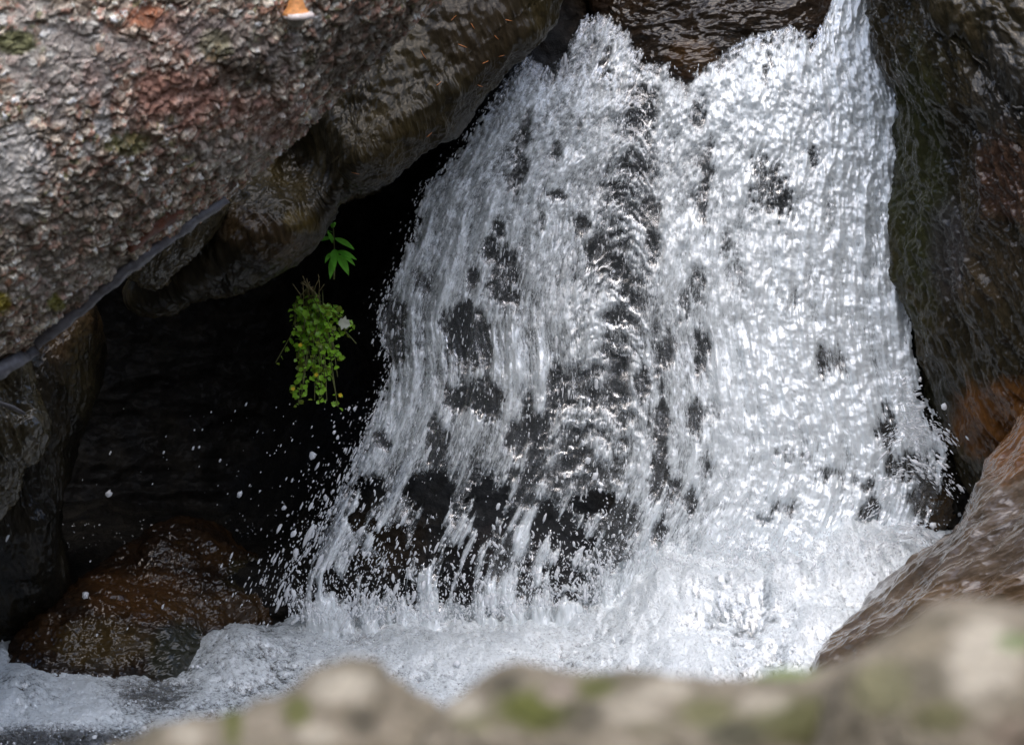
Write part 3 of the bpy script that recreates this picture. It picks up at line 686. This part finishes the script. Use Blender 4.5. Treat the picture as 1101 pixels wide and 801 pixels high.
        make_mesh(name, ca_ - loc, grid_faces(n, m, True), cp, None, mat, root)
    gm = plain_mat('weathered grey wood', (.15, .15, .165), .45, .3, 90, .4)
    strip('bark_strip', [(30, 362), (80, 322), (140, 272), (190, 236), (236, 204)], .015, .011, gm, .018)
    strip('bark_strip', [(-60, 428), (-20, 396), (10, 376), (32, 366)], .018, .013, gm, .020)
    strip('bare_wood', [(132, 262), (150, 246), (170, 232), (190, 218)], .020, .009, plain_mat('bare red wood', (.16, .06, .035), .6, .5, 70, .6), .014)
    label(root, 'huge fallen log with scaly grey and pink bark, leaning across the upper left', 'log')
fallen_log()

def lathe(name, prof, loc, mat, parent, n=40, squash=1.0, seed=0, flat=None):
    pr = np.array(prof, float); th = np.linspace(0, 2 * math.pi, n, endpoint=False)
    rr = pr[:, :1] * (1 + .05 * np.sin(th * 3 + seed) + .03 * np.sin(th * 7 + 2 * seed))[None]
    G = np.stack([rr * np.cos(th), squash * rr * np.sin(th), np.repeat(pr[:, 1:], n, 1)], -1)
    co = np.concatenate([G.reshape(-1, 3), [G[0].mean(0), G[-1].mean(0)]]); m = len(pr); j = np.arange(n)
    cp = np.concatenate([np.stack([np.full(n, m*n), j, (j+1) % n], 1), np.stack([np.full(n, m*n+1), (m-1)*n + (j+1) % n, (m-1)*n + j], 1)])
    return make_mesh(name, co + np.array(loc), grid_faces(m, n, True)[:, ::-1], cp, None, mat, parent)

def fungus():
    t, a = log_at(316, 13)
    p = log_surface(np.array([t]), np.array([a]), LOG_R + .012)[0]
    r = empty('bracket_fungus', p)
    lathe('cap', [(.004, .034), (.009, .031), (.012, .022), (.015, .012), (.020, .005), (.0235, .001), (.021, -.001)], (-.002, 0, 0), plain_mat('orange fungus skin', (.72, .32, .11), .6, .4, 120, .8), r, 44, .9, 1)
    lathe('rim', [(.017, .005), (.0225, .004), (.0252, .0005), (.0245, -.004), (.018, -.006), (.012, -.005)], (0.001, -.001, 0), plain_mat('white fungus rim', (.74, .66, .62), .6, .18, 160, .6), r, 44, .9, 1)
    lathe('pore_surface', [(.019, -.0045), (.017, -.008), (.012, -.015), (.006, -.020), (.002, -.021)], (-.003, 0.002, 0), plain_mat('grey pores', (.30, .29, .25), .8, .2, 400, .5), r, 40, .9, 2)
    label(r, 'small orange bracket fungus with a white rim growing on the log', 'fungus')
fungus()

# ------------------------------------------------------------------ twig, needles
def tube(pts, rads, n=8, seed=0):
    p = np.array(pts, float); m = len(p); tg = np.gradient(p, axis=0); tg /= np.linalg.norm(tg, axis=1, keepdims=True) + 1e-12
    ref = np.array((.3, .5, .81)); s = np.cross(tg, ref); s /= np.linalg.norm(s, axis=1, keepdims=True) + 1e-12; b = np.cross(tg, s)
    th = np.linspace(0, 2*math.pi, n, endpoint=False)
    G = p[:, None] + np.array(rads)[:, None, None] * (np.cos(th)[None, :, None] * s[:, None] + np.sin(th)[None, :, None] * b[:, None])
    co = np.concatenate([G.reshape(-1, 3), [p[0], p[-1]]]); j = np.arange(n)
    cp = np.concatenate([np.stack([np.full(n, m*n), (j+1) % n, j], 1), np.stack([np.full(n, m*n+1), (m-1)*n + j, (m-1)*n + (j+1) % n], 1)])
    return co, grid_faces(m, n, True), cp

def curve_pts(pts, n=16):
    p = np.array(pts, float); u = np.linspace(0, len(p) - 1, n)
    return np.stack([np.interp(u, np.arange(len(p)), p[:, k]) for k in range(3)], 1)

M_twig = plain_mat('grey dead twig', (.16, .15, .145), .6, .35, 120, .5)
w_ = np.linspace(0, 1, 24); tp = P(-70 + 97 * w_, 400 + 50 * w_ + 5 * np.sin(w_ * 5), 5.25 + .06 * w_)
c_, q_, t_ = tube(tp, .0085 * (1 - .55 * w_) + .0008 * np.sin(w_ * 31), 10)
o = make_mesh('twig', c_, q_, t_, None, M_twig); label(o, 'grey dead twig poking in at the left picture edge', 'twig')

needle_mat = plain_mat('orange dead needle', (.36, .13, .035), .5, .3, 200, .2)
dg = bpy.context.evaluated_depsgraph_get()
spots = [(460, 146, 5, -4), (382, 186, 4, 1), (497, 50, 5, 2), (508, 28, 3, 5), (520, 68, 5, -2), (470, 92, 4, -3), (533, 40, 4, 4), (545, 22, 5, 1), (488, 20, -4, 4), (455, 60, 3, 5), (540, 60, 4, -1), (515, 92, 5, 2)]
first = None
for sx, sy, dx, dy in spots:
    c0 = Vector(CAM); rd = Vector(P(sx, sy, 1.0) - CAM).normalized()
    hit, loc, nor, _, _, _ = S.ray_cast(dg, c0 + rd * 5.0, rd)
    if not hit: continue
    ax_ = (P(sx + dx, sy + dy, 6.0) - P(sx, sy, 6.0)); ax_ /= np.linalg.norm(ax_)
    if first is None:
        l = np.linspace(-1, 1, 8); c_, q_, t_ = tube(np.stack([l * .011, .002 * l * l, 0 * l], 1), .0011 * (1 - .6 * np.abs(l)), 6)
        o = make_mesh('pine_needle', c_, q_, t_, None, needle_mat); first = o
    else:
        o = first.copy(); COL.objects.link(o)
    o.location = loc + nor * .0015
    o.rotation_euler = Vector(ax_).to_track_quat('X', 'Z').to_euler(); o.scale = (random.uniform(.7, 1.1),) * 3
    label(o, 'dead orange pine needle stuck to the wet boulder beside the fall', 'pine needle', 'pine needles on the overhanging boulder')

# ------------------------------------------------------------------ plants on the hollow wall
def leaf_mesh(length, width, fold=.25, droop=.3, lobes=0, nl=9, nw=5):
    """blade along +X, face towards +Z"""
    u = np.linspace(0, 1, nl); v = np.linspace(-1, 1, nw)
    U, V = np.meshgrid(u, v, indexing='ij')
    wd = width * .5 * np.sin(np.pi * np.clip(U, 0.0, 1) ** .8) ** .9
    if lobes: wd = wd * (1 + .28 * np.sin(U * math.pi * lobes * 2))
    return np.stack([U * length, V * wd, fold * np.abs(V) * wd - droop * length * U ** 2], -1).reshape(-1, 3), grid_faces(nl, nw)

def orient(co, base, xdir, zdir):
    x = np.array(xdir, float); x /= np.linalg.norm(x); z = np.array(zdir, float); z -= (z @ x) * x; z /= np.linalg.norm(z); y = np.cross(z, x)
    return np.array(base) + co[:, :1] * x + co[:, 1:2] * y + co[:, 2:] * z

def leaf_mat(name, col):
    return plain_mat(name, col, .32, .3, 70, .35, .5, .4)
M_leaf = leaf_mat('fresh green leaf', (.18, .52, .06)); M_leaf2 = leaf_mat('green cress leaf', (.30, .56, .05)); M_leaf3 = leaf_mat('yellowish leaf', (.20, .27, .03))
M_stem = plain_mat('olive stem', (.13, .14, .04), .5, .3, 90, .2); M_dry = plain_mat('dry straw stalk', (.26, .21, .10), .6, .3, 90, .2)
M_flower = plain_mat('yellow petals', (.75, .55, .03), .5, .1, 90, .2); M_pale = plain_mat('pale leaf', (.45, .47, .36), .5, .15, 90, .3)
PD = 5.86

def sprig():
    r = empty('leafy_sprig', P(359, 300, PD)); b = np.array(r.location)
    st = curve_pts([P(359, 300, PD + .04), P(360, 280, PD), P(359, 260, PD - .03), P(358, 242, PD - .03)], 14)
    c_, q_, t_ = tube(st - b, np.linspace(.0022, .0012, 14), 7); make_mesh('stem', c_, q_, t_, None, M_stem, r)
    ls = [((358, 246), (359, 237), 10, 7, (0, 0)), ((357, 250), (350, 246), 9, 5, (0, 0)), ((358, 256), (332, 258), 27, 9, (0, .4)), ((360, 256), (379, 265), 21, 9, (0, .4)), ((357, 262), (354, 247), 13, 8, (0, 0)),
          ((360, 268), (359, 284), 17, 11, (0, 0)), ((362, 270), (381, 276), 20, 9, (0, .2)), ((360, 274), (355, 296), 22, 10, (0, 0)), ((364, 274), (374, 292), 20, 11, (0, 0)), ((366, 272), (380, 282), 15, 7, (0, 0)), ((356, 272), (350, 280), 9, 6, (0, 0))]
    for (x0, y0), (x1, y1), L, W, tw in ls:
        a = P(x0, y0, PD - .02); e = P(x1, y1, PD - .06)
        m, q = leaf_mesh(np.linalg.norm(e - a) * 1.08, W * .82 / PX, .3, .12, 0, 11, 5)
        make_mesh('leaf', orient(m, a - b, e - a, -F * .8 + UP * .7), q, None, None, M_leaf, r)
    label(r, 'small bright green sprig with pointed leaves growing from the dark wall', 'plant')
sprig()

def cress():
    r = empty('hanging_plant', P(340, 318, PD + .05)); b = np.array(r.location)
    C_, Q_, T_ = [], [], []; no = 0
    D_, DQ, DT = [], [], []; dno = 0
    V_, F_, V3, F3 = [], [], [], []; nv = 0; nv3 = 0
    rs = np.random.default_rng(5)
    for i in range(46):
        x0, y0 = 335 + rs.normal(0, 8), 318 + rs.normal(0, 6)
        y1 = rs.uniform(335, 440); sp = 23 if y1 < 400 else 16
        x1 = 340 + rs.normal(0, sp * .95)
        st = curve_pts([P(x0, y0, PD + .03), P((x0 + x1) / 2 + rs.normal(0, 5), (y0 * .6 + y1 * .4), PD - .03), P(x1, y1, PD - .03 - rs.uniform(0, .05))], 12)
        c, q, t = tube(st - b, np.full(12, .0010), 5); C_.append(c); Q_.append(q + no); T_.append(t + no); no += len(c)
        for j in range(rs.integers(10, 17)):
            k = rs.integers(4, 12); a = st[k]
            dr = rs.normal(size=3) * (1, .6, .8) + (0, -.3, 0); L = rs.uniform(.007, .0145)
            m, qf = leaf_mesh(L, L * rs.uniform(.8, 1.15), .25, .25, 3, 8, 5)
            g = orient(m, a + dr / np.linalg.norm(dr) * .004 - b, dr, -F * rs.uniform(.4, 1) + UP * rs.uniform(.2, 1.1) + rs.normal(0, .35, 3))
            if rs.random() < .8: V_.append(g); F_.append(qf + nv); nv += len(g)
            else: V3.append(g); F3.append(qf + nv3); nv3 += len(g)
    for i in range(14):
        x0, y0 = 336 + rs.normal(0, 9), 326 + rs.normal(0, 5)
        st = curve_pts([P(x0, y0, PD), P(x0 + rs.normal(0, 4), y0 - 12, PD - .03), P(x0 + rs.normal(0, 9), y0 - rs.uniform(15, 28), PD - .04)], 10)
        c, q, t = tube(st - b, np.full(10, .0009), 5); D_.append(c); DQ.append(q + dno); DT.append(t + dno); dno += len(c)
    cat = np.concatenate
    make_mesh('stems', cat(C_), cat(Q_), cat(T_), None, M_stem, r)
    make_mesh('dry_stalks', cat(D_), cat(DQ), cat(DT), None, M_dry, r)
    make_mesh('foliage', cat(V_), cat(F_), None, None, M_leaf2, r)
    make_mesh('young_foliage', cat(V3), cat(F3), None, None, M_leaf3, r)
    for fx, fy in [(323, 371), (340, 403), (315, 418), (366, 425)]:
        vs = []; fs_ = []; n0 = 0
        for k in range(5):
            th = k * 2 * math.pi / 5; m, q = leaf_mesh(.005, .004, .1, .1, 0, 5, 3)
            vs.append(orient(m, P(fx, fy, PD - .08) - b, math.cos(th) * RT + math.sin(th) * UP - .2 * F, -F)); fs_.append(q + n0); n0 += len(m)
        make_mesh('flower', cat(vs), cat(fs_), None, None, M_flower, r)
    m, q = leaf_mesh(.026, .026, .15, .1, 3, 13, 7)
    o = make_mesh('pale_leaf', orient(m, P(364, 346, PD - .07) - b, P(378, 350, PD) - P(364, 346, PD), -F + .3 * UP), q, None, None, M_pale, r)
    o['label'] = 'pale whitish lobed leaf'
    label(r, 'bushy green plant with tiny leaves hanging down the dark wall', 'plant')
cress()
